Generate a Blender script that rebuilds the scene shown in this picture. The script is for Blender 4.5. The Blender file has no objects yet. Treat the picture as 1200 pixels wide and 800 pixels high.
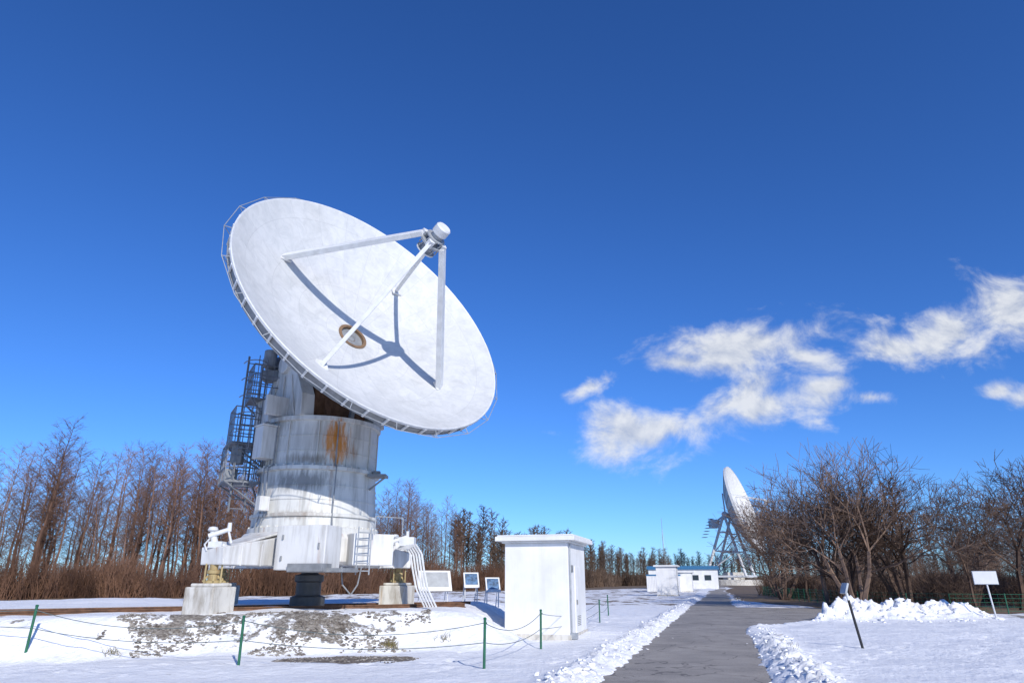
import bpy, math, random, bmesh
from mathutils import Vector, Matrix, noise
random.seed(7)
scene=bpy.context.scene
R=random.uniform
# ------------------------------------------------------------------ helpers
def V(*a): return Vector(a)
def sm(a,b,x):
    t=max(0.0,min(1.0,(x-a)/(b-a))); return t*t*(3-2*t)
def nz(x,y,z=0.0): return noise.noise(Vector((x,y,z)))
class MB:
    def __init__(s): s.v=[];s.f=[];s.m=[]
    def add(s,vs,fs,mi=0):
        o=len(s.v); s.v+= [tuple(v) for v in vs]
        for f in fs: s.f.append(tuple(i+o for i in f)); s.m.append(mi)
    def box(s,c,size,mi=0,M=None):
        c=Vector(c); hx,hy,hz=[q/2 for q in size]; vs=[]
        for z in(-hz,hz):
            for x,y in((-hx,-hy),(hx,-hy),(hx,hy),(-hx,hy)):
                p=Vector((x,y,z)); p=(M@p if M else p)+c; vs.append(p)
        s.add(vs,[(0,3,2,1),(4,5,6,7),(0,1,5,4),(1,2,6,5),(2,3,7,6),(3,0,4,7)],mi)
    def tube(s,p0,p1,r0,r1=None,n=8,mi=0,caps=True):
        p0=Vector(p0);p1=Vector(p1); r1=r0 if r1 is None else r1
        d=p1-p0
        if d.length<1e-6:return
        d.normalize(); a=d.orthogonal().normalized(); b=d.cross(a); vs=[]
        for p,r in((p0,r0),(p1,r1)):
            for i in range(n):
                t=2*math.pi*i/n; vs.append(p+a*(r*math.cos(t))+b*(r*math.sin(t)))
        fs=[(i,(i+1)%n,(i+1)%n+n,i+n) for i in range(n)]
        if caps: fs+=[tuple(range(n-1,-1,-1)),tuple(range(n,2*n))]
        s.add(vs,fs,mi)
    def path(s,pts,r,n=6,mi=0):
        for a,b in zip(pts[:-1],pts[1:]): s.tube(a,b,r,r,n,mi,True)
    def beam(s,p0,p1,w,h,mi=0,up=(0,0,1),w1=None,h1=None):
        p0=Vector(p0);p1=Vector(p1); d=(p1-p0).normalized(); up=Vector(up)
        sd=d.cross(up)
        if sd.length<1e-4: sd=d.orthogonal()
        sd.normalize(); u=sd.cross(d); vs=[]
        for p,ww,hh in((p0,w,h),(p1,w1 or w,h1 or h)):
            for a,b in((-1,-1),(1,-1),(1,1),(-1,1)): vs.append(p+sd*(a*ww/2)+u*(b*hh/2))
        s.add(vs,[(0,3,2,1),(4,5,6,7),(0,1,5,4),(1,2,6,5),(2,3,7,6),(3,0,4,7)],mi)
    def lathe(s,prof,n,c=(0,0,0),mi=0,close=True):
        c=Vector(c); vs=[]; 
        for r,z in prof:
            for i in range(n):
                t=2*math.pi*i/n; vs.append(c+Vector((r*math.cos(t),r*math.sin(t),z)))
        fs=[]
        for k in range(len(prof)-1):
            for i in range(n):
                j=(i+1)%n; fs.append((k*n+i,k*n+j,(k+1)*n+j,(k+1)*n+i))
        if close: fs+=[tuple(range(n-1,-1,-1)),tuple(range((len(prof)-1)*n,len(prof)*n))]
        s.add(vs,fs,mi)
    def prism(s,pts,ext,mi=0):
        n=len(pts); ext=Vector(ext); vs=[Vector(p) for p in pts]+[Vector(p)+ext for p in pts]
        s.add(vs,[tuple(range(n-1,-1,-1)),tuple(range(n,2*n))]+[(i,(i+1)%n,(i+1)%n+n,i+n) for i in range(n)],mi)
    def mesh(s,name,mats,smooth=False):
        me=bpy.data.meshes.new(name); me.from_pydata(s.v,[],s.f)
        for m in mats: me.materials.append(m)
        me.polygons.foreach_set('material_index',s.m)
        if smooth: me.polygons.foreach_set('use_smooth',[True]*len(s.f))
        me.update(); return me
    def make(s,name,mats,parent=None,smooth=False,bevel=0,M=None,angle=None):
        if not isinstance(mats,(list,tuple)): mats=[mats]
        me=s.mesh(name,mats,smooth)
        if angle:
            me.polygons.foreach_set('use_smooth',[True]*len(s.f))
            try: me.set_sharp_from_angle(angle=math.radians(angle))
            except Exception: pass
        o=bpy.data.objects.new(name,me); scene.collection.objects.link(o)
        if M is not None: o.matrix_world=M
        if parent: o.parent=parent
        if bevel:
            b=o.modifiers.new('bevel','BEVEL'); b.width=bevel; b.segments=2; b.limit_method='ANGLE'
        return o
def empty(name,loc=(0,0,0),rz=0):
    e=bpy.data.objects.new(name,None); scene.collection.objects.link(e); e.location=loc; e.rotation_euler=(0,0,rz); e.empty_display_size=.3
    return e
# ------------------------------------------------------------------ materials
def newmat(name):
    m=bpy.data.materials.new(name); m.use_nodes=True; nt=m.node_tree; nt.nodes.clear()
    o=nt.nodes.new('ShaderNodeOutputMaterial'); b=nt.nodes.new('ShaderNodeBsdfPrincipled'); nt.links.new(b.outputs[0],o.inputs[0])
    return m,nt,b
def c4(c): return (c[0],c[1],c[2],1)
def nnoise(nt,vec,scale,detail=5,rough=.55,dist=0):
    n=nt.nodes.new('ShaderNodeTexNoise'); n.inputs['Scale'].default_value=scale; n.inputs['Detail'].default_value=detail
    n.inputs['Roughness'].default_value=rough; n.inputs['Distortion'].default_value=dist
    if vec: nt.links.new(vec,n.inputs['Vector'])
    return n.outputs[0]
def ramp(nt,fac,stops):
    r=nt.nodes.new('ShaderNodeValToRGB'); e=r.color_ramp.elements
    while len(e)<len(stops): e.new(.5)
    for i,(p,c) in enumerate(stops): e[i].position=p; e[i].color=c4(c) if len(c)==3 else c
    nt.links.new(fac,r.inputs[0]); return r.outputs[0]
def mixc(nt,fac,a,b,mode='MIX'):
    m=nt.nodes.new('ShaderNodeMix'); m.data_type='RGBA'; m.blend_type=mode
    for s,v in((0,fac),(6,a),(7,b)):
        if isinstance(v,bpy.types.NodeSocket): nt.links.new(v,m.inputs[s])
        elif isinstance(v,(int,float)): m.inputs[s].default_value=v
        else: m.inputs[s].default_value=c4(v)
    return m.outputs[2]
def math_(nt,op,a,b=None,c=None,clamp=False):
    m=nt.nodes.new('ShaderNodeMath'); m.operation=op; m.use_clamp=clamp
    for i,v in enumerate((a,b,c)):
        if v is None: continue
        if isinstance(v,bpy.types.NodeSocket): nt.links.new(v,m.inputs[i])
        else: m.inputs[i].default_value=v
    return m.outputs[0]
def objco(nt,scale=(1,1,1)):
    t=nt.nodes.new('ShaderNodeTexCoord'); mp=nt.nodes.new('ShaderNodeMapping'); mp.inputs['Scale'].default_value=scale
    nt.links.new(t.outputs['Object'],mp.inputs[0]); return mp.outputs[0]
def bump(nt,b,h,strength=.3,dist=.02):
    n=nt.nodes.new('ShaderNodeBump'); n.inputs['Strength'].default_value=strength; n.inputs['Distance'].default_value=dist
    nt.links.new(h,n.inputs['Height']); nt.links.new(n.outputs[0],b.inputs['Normal'])
def simple(name,c,rough=.6,var=.15,sc=4,metal=0,bmp=.15,det=5):
    m,nt,b=newmat(name); n=nnoise(nt,objco(nt),sc,det)
    col=ramp(nt,n,[(.3,tuple(q*(1-var) for q in c)),(.7,tuple(min(1,q*(1+var)) for q in c))])
    nt.links.new(col,b.inputs['Base Color']); b.inputs['Roughness'].default_value=rough; b.inputs['Metallic'].default_value=metal
    if bmp: bump(nt,b,nnoise(nt,objco(nt),sc*8,3),bmp,.01)
    return m
def barkmat(name,c,var=.35):
    m=bpy.data.materials.new(name); m.use_nodes=True; nt=m.node_tree; nt.nodes.clear()
    o=nt.nodes.new('ShaderNodeOutputMaterial'); b=nt.nodes.new('ShaderNodeBsdfDiffuse'); nt.links.new(b.outputs[0],o.inputs[0])
    oi=nt.nodes.new('ShaderNodeObjectInfo')
    a=ramp(nt,oi.outputs['Random'],[(0,tuple(q*(1-var) for q in c)),(.5,c),(1,(c[0]*(1+var)*.95,c[1]*(1+var),c[2]*(1+var)*1.05))])
    n=ramp(nt,nnoise(nt,objco(nt),.8,0),[(.35,(.75,.75,.78)),(.65,(1.2,1.17,1.12))])
    nt.links.new(mixc(nt,1.0,a,n,'MULTIPLY'),b.inputs[0]); return m
def streaked(name,c,dirt,amount=.5,rust=None,rough=.55,vs=(2.2,2.2,.22),patch=None,lo=.46,hi=.72):
    m,nt,b=newmat(name)
    n1=nnoise(nt,objco(nt,vs),1.6,7,.65); n2=nnoise(nt,objco(nt),1.1,5)
    f=ramp(nt,n1,[(lo,(0,0,0)),(hi,(1,1,1))])
    f2=ramp(nt,n2,[(.35,(0,0,0)),(.7,(1,1,1))])
    base=mixc(nt,f2,c,tuple(q*.84 for q in c))
    ff=math_(nt,'MULTIPLY',f,amount)
    col=mixc(nt,ff,base,dirt)
    if rust:
        n3=nnoise(nt,objco(nt,(3,3,.35)),1.3,6,.6)
        f3=ramp(nt,n3,[(.60,(0,0,0)),(.72,(1,1,1))]); col=mixc(nt,math_(nt,'MULTIPLY',f3,.6),col,rust)
    if patch:
        pn=math_(nt,'MULTIPLY',math_(nt,'SUBTRACT',nnoise(nt,objco(nt,(5,5,.9)),2,7,.65),.5),2.2)
        for (pc,rs,cc,am) in patch:
            t=nt.nodes.new('ShaderNodeTexCoord'); mp=nt.nodes.new('ShaderNodeMapping'); mp.vector_type='TEXTURE'
            mp.inputs['Location'].default_value=pc; mp.inputs['Scale'].default_value=rs; nt.links.new(t.outputs['Object'],mp.inputs[0])
            ln=nt.nodes.new('ShaderNodeVectorMath'); ln.operation='LENGTH'; nt.links.new(mp.outputs[0],ln.inputs[0])
            k=math_(nt,'ADD',math_(nt,'SUBTRACT',1,ln.outputs['Value']),pn)
            fp=ramp(nt,k,[(.1,(0,0,0)),(.75,(1,1,1))]); col=mixc(nt,math_(nt,'MULTIPLY',fp,am),col,cc)
    nt.links.new(col,b.inputs['Base Color']); b.inputs['Roughness'].default_value=rough
    bump(nt,b,nnoise(nt,objco(nt),14,4),.2,.01); return m
white_paint=streaked('white_paint',(.66,.66,.65),(.24,.22,.19),.65,(.28,.13,.05))
pedestal_paint=streaked('pedestal_paint',(.64,.64,.615),(.16,.15,.13),.65,(.26,.13,.055),lo=.48,hi=.74,
   patch=[((-5.9,19.3,5.5),(1.7,.7,.6),(.34,.33,.31),.4),((-5.9,19.3,4.95),(1.2,.5,.22),(.16,.13,.10),.7),((-6.9,19.6,6.3),(.5,.6,.8),(.22,.18,.14),.5),((-6.0,19.4,4.3),(1.5,.6,.40),(.14,.14,.135),.75),((-5.2,19.55,5.50),(.44,.8,.85),(.50,.19,.025),1.0),((-5.2,19.55,5.45),(.34,.7,.75),(.52,.20,.03),1.0),((-4.75,19.7,5.2),(.22,.5,.5),(.30,.13,.04),.7),((-6.2,19.2,3.35),(1.9,.6,.16),(.25,.21,.17),.6)])
plain_white=streaked('plain_white',(.76,.76,.755),(.50,.48,.45),.3)
steel_white=simple('steel_white',(.60,.61,.62),.5,.12)
steel_grey=simple('steel_grey',(.22,.23,.24),.5,.25)
ladder_grey=simple('ladder_grey',(.15,.16,.18),.5,.3)
steel_dark=simple('steel_dark',(.05,.053,.058),.5,.3)
galv=simple('galvanised',(.34,.36,.38),.45,.2,metal=.2)
black_rub=simple('black_rubber',(.015,.015,.018),.6)
rustm=simple('rust',(.13,.065,.035),.85,.4,6)
copper=simple('copper_cover',(.18,.11,.06),.6,.3,5)
bronze=simple('hatch_liner',(.30,.18,.09),.6,.35,5)
yellow=streaked('yellow_paint',(.42,.33,.16),(.2,.13,.07),.8,(.28,.13,.05),.8)
concrete=streaked('concrete',(.62,.60,.55),(.20,.16,.11),.8,(.38,.22,.08),.85,(3,3,.8))
green=simple('green_paint',(.012,.11,.055),.45,.2)
ropem=simple('rope',(.10,.13,.13),.8,.2)
bluep=simple('blue_roof_paint',(.03,.14,.28),.5,.2)
glassd=simple('dark_glass',(.03,.04,.05),.15,.1,bmp=0)
poster=simple('poster_print',(.06,.13,.24),.4,.8,9,bmp=0)
bark_l=barkmat('larch_bark',(.190,.115,.085))
bark_r=barkmat('bare_tree_bark',(.150,.103,.080))
bark_s=barkmat('shrub_bark',(.175,.100,.068))
bark_d=barkmat('distant_bark',(.125,.088,.066),.2)
# dish face with panel joints
dm,nt,b=newmat('dish_panels')
tc=nt.nodes.new('ShaderNodeTexCoord'); sx=nt.nodes.new('ShaderNodeSeparateXYZ'); nt.links.new(tc.outputs['Object'],sx.inputs[0])
X,Y=sx.outputs[0],sx.outputs[1]
rr=math_(nt,'SQRT',math_(nt,'ADD',math_(nt,'MULTIPLY',X,X),math_(nt,'MULTIPLY',Y,Y)))
an=math_(nt,'ARCTAN2',Y,X)
rk=math_(nt,'DIVIDE',rr,1.06); ak=math_(nt,'MULTIPLY',an,24/(2*math.pi))
pr=math_(nt,'PINGPONG',math_(nt,'ADD',rk,.1),.5); pa=math_(nt,'MULTIPLY',math_(nt,'PINGPONG',ak,.5),rr)
seam=math_(nt,'MAXIMUM',math_(nt,'LESS_THAN',pr,.008),math_(nt,'LESS_THAN',pa,.03))
cb=nt.nodes.new('ShaderNodeCombineXYZ'); nt.links.new(math_(nt,'FLOOR',math_(nt,'ADD',rk,.1)),cb.inputs[0]); nt.links.new(math_(nt,'FLOOR',ak),cb.inputs[1])
wn=nt.nodes.new('ShaderNodeTexWhiteNoise'); nt.links.new(cb.outputs[0],wn.inputs[0])
pan=ramp(nt,wn.outputs[0],[(0,(.55,.558,.56)),(1,(.595,.60,.60))])
mott=ramp(nt,nnoise(nt,objco(nt,(1,1,1)),2.2,9,.8,.8),[(.38,(.84,.85,.86)),(.58,(1,1,1))])
grime=ramp(nt,nnoise(nt,objco(nt,(.9,.9,.9)),.7,5,.7),[(.45,(1,1,1)),(.75,(.89,.885,.87))])
col=mixc(nt,1.0,pan,mott,'MULTIPLY'); col=mixc(nt,1.0,col,grime,'MULTIPLY')
col=mixc(nt,math_(nt,'MULTIPLY',seam,.24),col,(.25,.25,.26))
nt.links.new(col,b.inputs['Base Color']); b.inputs['Roughness'].default_value=.6
# ------------------------------------------------------------------ layout (metres); path axis
W=lambda L,A:(1.49+.959*L+.284*A, 12.3-.284*L+.959*A)
def LA(x,y): return (x-1.49)*.959-(y-12.3)*.284,(x-1.49)*.284+(y-12.3)*.959
PANG=-math.radians(16.5)
def branch_lo(L): return min(14.0+2.1*(L-2.7),25)
# footprints: walked trails across the snow, stored in a coarse hash
FP={}
def trail(p0,p1,wob=.3):
    a=V(*p0);c=V(*p1); n_=int((c-a).length/.62); d=(c-a).normalized(); s=V(-d.y,d.x)
    for i in range(n_):
        q=a+d*(i*.62+R(-.06,.06))+s*((.13 if i%2 else -.13)+wob*math.sin(i*.35)+R(-.04,.04))
        FP.setdefault((int(q.x//1),int(q.y//1)),[]).append((q.x,q.y,d.x,d.y,R(.035,.06)))
trail((-9,13.2),(-1.0,15.6)); trail((-1.2,13.0),(-.9,20.5)); trail((5.2,12.2),(9.8,19)); trail((9.2,13.5),(15,24),.5); trail((12,27),(20.5,29.6)); trail((-13,14.0),(-6,13.0)); trail((2.8,24),(4.2,33)); trail((.8,15.2),(2.8,18.0)); trail((7,17),(19,23),.7)
def fdent(x,y):
    r=0
    cx,cy=int(x//1),int(y//1)
    for i in(-1,0,1):
        for j in(-1,0,1):
            for (fx,fy,dx,dy,dp) in FP.get((cx+i,cy+j),()):
                u=(x-fx)*dx+(y-fy)*dy; v=-(x-fx)*dy+(y-fy)*dx
                q=(u/.17)**2+(v/.09)**2
                if q<6: r+= -dp*math.exp(-q*1.1)+ .3*dp*math.exp(-(math.sqrt(q)-1.6)**2*4)
    return r
def hfun(x,y,foot=False):
    L,A=LA(x,y)
    far=1 if y<60 else .3
    h=nz(x*.22,y*.22)*.09+nz(x*.9,y*.9,3)*.042*far+nz(x*3.1,y*3.1,5)*.016*far+.03
    if foot and y<38: h+=fdent(x,y)
    crest=18.9+.28*max(x,-16)+nz(x*.5,3.3)*.35
    s=sm(crest-1.7,crest+.1,y)*(1-sm(-1.7,.9,x+nz(y*.4,8)*.4))*(1-.7*sm(28,42,y))
    h+=.84*s
    if s>.02 and s<.98: h+=(nz(x*2.3,y*2.3,9)*.07+nz(x*6,y*6,2)*.035)*4*s*(1-s)
    e=nz(x*2.2,y*2.2,7)*.13+nz(x*7,y*7,1)*.06
    rag=.5+.75*abs(nz(x*2.6,y*2.6,11))+.6*nz(x*6.5,y*6.5,13)+.30*nz(x*13,y*13,17)
    inpath=sm(-.08,.06,min(L,2.71-L)+e)
    inbr=0
    if L>2.4: inbr=sm(-.1,.1,min(A-branch_lo(L),36-A)+e)*(1-sm(13,15,L))
    bl=math.exp(-((L+.50+e)/.36)**2)*.17*rag
    br=math.exp(-((L-3.30+e)/.40)**2)*.27*rag*(1-.75*sm(8,13,A))
    db=abs(A-branch_lo(L)+.5) if L>2.7 and L<8 else 9
    bb=math.exp(-(db/.7)**2)*.06*rag
    h+=(bl+br+bb)*(1-inbr)
    tx=(x-12.3)/8.6
    if -.3<tx<1.3:
        cy=31.2+1.2*tx; env=sm(-.12,.15,tx)*(1-sm(.8,1.15,tx))
        lump=.5+.6*abs(nz(x*.8,y*.8,4))+.7*abs(nz(x*1.9,y*1.9,6))+.35*nz(x*4.5,y*4.5,8)
        h+=env*.80*lump*math.exp(-((y-cy)/1.2)**2)*(1-inbr)
    p=max(inpath,inbr)
    return h*(1-p)-.05*p
def axis(lo,hi,step,ext,g=1.12,maxs=200):
    a=[];x=lo
    while x<hi: a.append(x); x+=step
    s=step; 
    while x<ext: a.append(x); s=min(s*g,maxs); x+=s
    b=[];x=lo;s=step
    while x>-ext: s=min(s*g,maxs); x-=s; b.append(x)
    return b[::-1]+a
xs=axis(-14,21,.09,3500); ys=[v for v in axis(11.8,34,.09,3500,1.07) if v>-60]
gv=[];att=[]
for y in ys:
    for x in xs:
        gv.append((x,y,hfun(x,y,True)))
        crest=18.9+.28*max(x,-16)+nz(x*.5,3.3)*.35
        g=sm(crest-1.5,crest-.7,y)*(1-sm(crest-.1,crest+.3,y))*sm(-9.3,-7.6,x)*(1-sm(-4.2,-1.9,x))
        g2=sm(crest-.5,crest-.2,y)*(1-sm(crest+.2,crest+.6,y))*(1-sm(-11,-9.5,x))*.8
        q=((x+3.45)/1.5)**2+((y-15.45-.12*(x+3.4))/.66)**2+nz(x*2,y*2,4)*.5
        slab=1-sm(.75,1.0,q)
        gr=0
        L,A=LA(x,y)
        edge=(60 if x<-27 else 60+(x+27)*1.9) if x<30 else 165+ (x-30)*1.5
        if y>36: gr=sm(edge-14,edge-2,y)
        if 42<y<edge and L<-1: gr=max(gr,.47*sm(42,50,y))
        if x>19 and L>3: gr=max(gr,sm(35.5,38,y+nz(x*.3,y*.3)*2))
        att.append((max(g,g2),gr,slab,1))
nx=len(xs); fs=[(j*nx+i,j*nx+i+1,(j+1)*nx+i+1,(j+1)*nx+i) for j in range(len(ys)-1) for i in range(nx-1)]
me=bpy.data.meshes.new('snow_ground'); me.from_pydata(gv,[],fs)
ca=me.color_attributes.new('cover','FLOAT_COLOR','POINT'); ca.data.foreach_set('color',[q for t in att for q in t])
me.polygons.foreach_set('use_smooth',[True]*len(fs))
gm,nt,b=newmat('snow_and_soil')
at=nt.nodes.new('ShaderNodeAttribute'); at.attribute_name='cover'; sp=nt.nodes.new('ShaderNodeSeparateColor'); nt.links.new(at.outputs[0],sp.inputs[0])
co=objco(nt)
snow=ramp(nt,nnoise(nt,co,.35,3),[(.3,(.81,.815,.82)),(.7,(.86,.862,.862))])
nA=nnoise(nt,co,4.2,7,.75); nB=nnoise(nt,co,1.1,4,.65)
dust=ramp(nt,nA,[(.52,(1,1,1)),(.8,(.80,.78,.75))])
snow=mixc(nt,1.0,snow,dust,'MULTIPLY')
gf=math_(nt,'ADD',math_(nt,'MULTIPLY',sp.outputs[0],.52),math_(nt,'SUBTRACT',nA,.5)); gf=math_(nt,'ADD',gf,math_(nt,'MULTIPLY',math_(nt,'SUBTRACT',nB,.5),1.4))
gfac=ramp(nt,gf,[(.38,(0,0,0)),(.47,(1,1,1))])
vor=nt.nodes.new('ShaderNodeTexVoronoi'); vor.inputs['Scale'].default_value=20; nt.links.new(co,vor.inputs['Vector'])
grc=ramp(nt,vor.outputs['Color'],[(0,(.11,.09,.07)),(.5,(.21,.185,.155)),(1,(.35,.32,.28))])
col=mixc(nt,gfac,snow,grc)
df=math_(nt,'ADD',sp.outputs[1],math_(nt,'SUBTRACT',nnoise(nt,objco(nt,(.6,.25,.6)),1.0,5,.7),.5))
dfac=ramp(nt,df,[(.46,(0,0,0)),(.58,(1,1,1))])
grass=ramp(nt,nA,[(.3,(.10,.065,.035)),(.7,(.24,.17,.095))])
col=mixc(nt,dfac,col,grass)
slabc=ramp(nt,nA,[(.35,(.09,.07,.05)),(.5,(.15,.125,.10)),(.65,(.24,.21,.17))])
col=mixc(nt,ramp(nt,math_(nt,'ADD',sp.outputs[2],math_(nt,'MULTIPLY',math_(nt,'SUBTRACT',nA,.5),1.1)),[(.36,(0,0,0)),(.44,(1,1,1))]),col,slabc)
nt.links.new(col,b.inputs['Base Color']); b.inputs['Roughness'].default_value=.75
hb=math_(nt,'ADD',nnoise(nt,co,9,5,.65),math_(nt,'MULTIPLY',gfac,math_(nt,'MULTIPLY',vor.outputs['Distance'],-.9)))
hb=math_(nt,'ADD',hb,math_(nt,'MULTIPLY',nB,2.2))
bump(nt,b,hb,.6,.06)
me.materials.append(gm); g=bpy.data.objects.new('snow_ground',me); scene.collection.objects.link(g)
# ------------------------------------------------------------------ path
am,nt,b=newmat('old_asphalt'); co=objco(nt)
nf=nnoise(nt,co,60,3,.7)
c1=ramp(nt,nf,[(.35,(.23,.210,.186)),(.65,(.43,.40,.36))])
c2=ramp(nt,nnoise(nt,co,.7,6,.65),[(.35,(.76,.75,.74)),(.65,(1.10,1.08,1.05))])
col=mixc(nt,1.0,c1,c2,'MULTIPLY')
vc=nt.nodes.new('ShaderNodeTexVoronoi'); vc.feature='DISTANCE_TO_EDGE'; vc.inputs['Scale'].default_value=.45
wv=nt.nodes.new('ShaderNodeVectorMath'); wv.operation='ADD'; nn=nt.nodes.new('ShaderNodeTexNoise'); nn.inputs['Scale'].default_value=1.5; nt.links.new(co,nn.inputs['Vector'])
nt.links.new(co,wv.inputs[0]); nt.links.new(nn.outputs[1],wv.inputs[1]); nt.links.new(wv.outputs[0],vc.inputs['Vector'])
col=mixc(nt,math_(nt,'MULTIPLY',math_(nt,'LESS_THAN',vc.outputs['Distance'],.007),.6),col,(.06,.05,.045))
wet=ramp(nt,nnoise(nt,co,.45,5,.6),[(.58,(0,0,0)),(.66,(1,1,1))])
col=mixc(nt,math_(nt,'MULTIPLY',wet,.4),col,(.12,.105,.09))
nt.links.new(col,b.inputs['Base Color']); b.inputs['Roughness'].default_value=.85
bump(nt,b,nf,.35,.01)
pb=MB()
a=-25.0; rows=[]
while a<330: rows.append(a); a+= .5 if a<60 else 4
vs=[]
for a in rows:
    for k in range(7):
        L=-.15+3.01*k/6; x,y=W(L,a); vs.append((x,y,.006+.012*math.sin(math.pi*k/6)))
pb.add(vs,[(j*7+i,j*7+i+1,(j+1)*7+i+1,(j+1)*7+i) for j in range(len(rows)-1) for i in range(6)])
pb.make('asphalt_path',am,smooth=True)
bb_=MB(); vs=[]
Ls=[2.5+i*.5 for i in range(28)]
for L in Ls:
    lo=branch_lo(max(L,2.7))-.2
    for t in(0,1): x,y=W(L,lo+(36.2-lo)*t); vs.append((x,y,-.004))
bb_.add(vs,[(2*i,2*i+2,2*i+3,2*i+1) for i in range(len(Ls)-1)])
bb_.make('asphalt_path_branch',am)
# ------------------------------------------------------------------ lumps: snow clods & gravel
def icov(sub):
    bm=bmesh.new(); bmesh.ops.create_icosphere(bm,subdivisions=sub,radius=1); v=[x.co.copy() for x in bm.verts]; f=[tuple(q.index for q in p.verts) for p in bm.faces]; bm.free(); return v,f
I1=icov(1);I2=icov(2)
def lump(mb,c,r,I,fl=.7,j=.25):
    sd=R(0,99); q=Matrix.Rotation(R(0,6),3,'Z')@Matrix.Rotation(R(-.5,.5),3,'X'); sx=R(.7,1.6)
    vs=[]
    for v in I[0]:
        k=1+j*noise.noise(v*1.7+Vector((sd,sd,0)))*2.2
        p=q@Vector((v.x*sx,v.y,v.z*fl))*r*k; vs.append(p+Vector(c))
    mb.add(vs,I[1])
snm,nt,b=newmat('snow_clod'); b.inputs['Roughness'].default_value=.75
nt.links.new(ramp(nt,nnoise(nt,objco(nt),4,4),[(.3,(.82,.825,.83)),(.7,(.87,.872,.875))]),b.inputs['Base Color']); bump(nt,b,nnoise(nt,objco(nt),14,5,.7),.5,.03)
mb=MB()
for i in range(1500):
    side=random.random()<.5; A=-2+62*random.random()**1.6
    L=random.gauss(-.42,.30) if side else random.gauss(3.2,.33)
    if L>0 and L<2.71 and random.random()<.85: continue
    if L>2 and branch_lo(2.8)-.3<A<36.3: continue
    x,y=W(L,A); r=R(.012,.045)*(1 if random.random()<.9 else 1.9)
    lump(mb,(x,y,max(0,hfun(x,y))+r*.1),r,I1,.6,.5)
for i in range(200):
    tx=random.random(); x=12+9*tx; y=random.gauss(31.2+1.2*tx-.6,.9)
    L,A=LA(x,y)
    if A>branch_lo(L)-.2: continue
    r=R(.03,.11); lump(mb,(x,y,hfun(x,y)-r*.15),r,I2,.6,.5)
mb.make('snow_bank',snm,smooth=True)
gvm,nt,b=newmat('gravel_stone'); b.inputs['Roughness'].default_value=.85
nt.links.new(ramp(nt,nnoise(nt,objco(nt),5,3),[(.35,(.11,.09,.075)),(.5,(.22,.195,.165)),(.65,(.38,.35,.31))]),b.inputs['Base Color'])
mb=MB()
for i in range(4200):
    x=R(-9,-1.6); cr=18.9+.28*x+nz(x*.5,3.3)*.35; y=cr-R(-.2,1.5)
    if nz(x*1.1,y*1.1,21)+.5*nz(x*3,y*3,2)<.02+.35*(abs(x+5.6)/3.6)**3: continue
    r=R(.012,.045); lump(mb,(x,y,hfun(x,y)+r*.15),r,I1,.6,.35)
for i in range(500):
    a=R(0,6.28);q=R(0,1.1)**.5; x=-3.45+1.45*q*math.cos(a); y=15.45+.12*(x+3.4)+.6*q*math.sin(a); r=R(.01,.03)
    lump(mb,(x,y,hfun(x,y)+r*.1),r,I1,.5,.35)
mb.make('gravel',gvm)
mb=MB()
for cx,cy,k in((-2.85,17.0,90),(-8.3,15.2,30),(-1.6,17.4,25),(6.1,16.0,16)):
    for i in range(k):
        x,y=random.gauss(cx,.10),random.gauss(cy,.05); z=hfun(x,y)
        mb.tube((x,y,z),(x+R(-.10,.10),y+R(-.08,.08),z+R(.05,.17)),.005,.002,3)
mb.make('dry_grass_tuft',simple('dry_grass',(.22,.18,.07),.9,.3))
# ------------------------------------------------------------------ radio telescope (left)
n=Vector((.643,-.5945,.475)).normalized()
Vx=Vector((-5.10,19.93,8.90))
ex=Vector((0,0,1)).cross(n).normalized(); ey=n.cross(ex)
MD=Matrix(((ex.x,ey.x,n.x,Vx.x),(ex.y,ey.y,n.y,Vx.y),(ex.z,ey.z,n.z,Vx.z),(0,0,0,1)))
T=empty('radio_telescope',(0,0,0))
RR=4.65; DP=1.48
zz=lambda r:DP*(r/RR)**2
d=MB()
d.lathe([(r,zz(r)) for r in [.42+(RR-.42)*i/20 for i in range(21)]],128,close=False,mi=0)
d.make('dish_face',[dm],T,smooth=True,M=MD)
d=MB()
d.lathe([(r,zz(r)-.10) for r in [.42+(RR-.02-.42)*i/12 for i in range(13)]],96,close=False,mi=0)
d.lathe([(RR,DP),(RR+.03,DP+.02),(RR+.05,DP),(RR+.05,DP-.07),(RR-.02,DP-.1)],128,close=False,mi=0)
d.lathe([(RR-.01,DP-.08),(RR-.05,DP-.34),(RR-.12,DP-.34),(RR-.12,DP-.12)],96,close=False,mi=1)
NR=48
def zbk(r): return zz(r)-.14-.75*(1-(r/RR)**2) if r<RR-.4 else DP-.36
for i in range(NR):
    t=2*math.pi*(i+.5)/NR; cs,sn=math.cos(t),math.sin(t)
    P=lambda r,z:Vector((r*cs,r*sn,z))
    d.beam(P(RR+.04,DP-.05),P(RR-.02,DP-.36),.06,.05,mi=0)
    d.tube(P(RR-.05,DP-.33),P(RR-.9,zbk(RR-.9)),.03,n=5,mi=1)
    if i%2==0:
        rs=[RR-.05,3.9,3.1,2.3,1.3]
        for r0,r1 in zip(rs[:-1],rs[1:]):
            z0=DP-.36 if r0==rs[0] else zbk(r0)
            d.tube(P(r0,z0),P(r1,zbk(r1)),.04,n=5,mi=1)
            d.tube(P((r0+r1)/2,zz((r0+r1)/2)-.1),P(r1,zbk(r1)),.025,n=4,mi=1); d.tube(P((r0+r1)/2,zz((r0+r1)/2)-.1),P(r0,z0),.025,n=4,mi=1)
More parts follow.
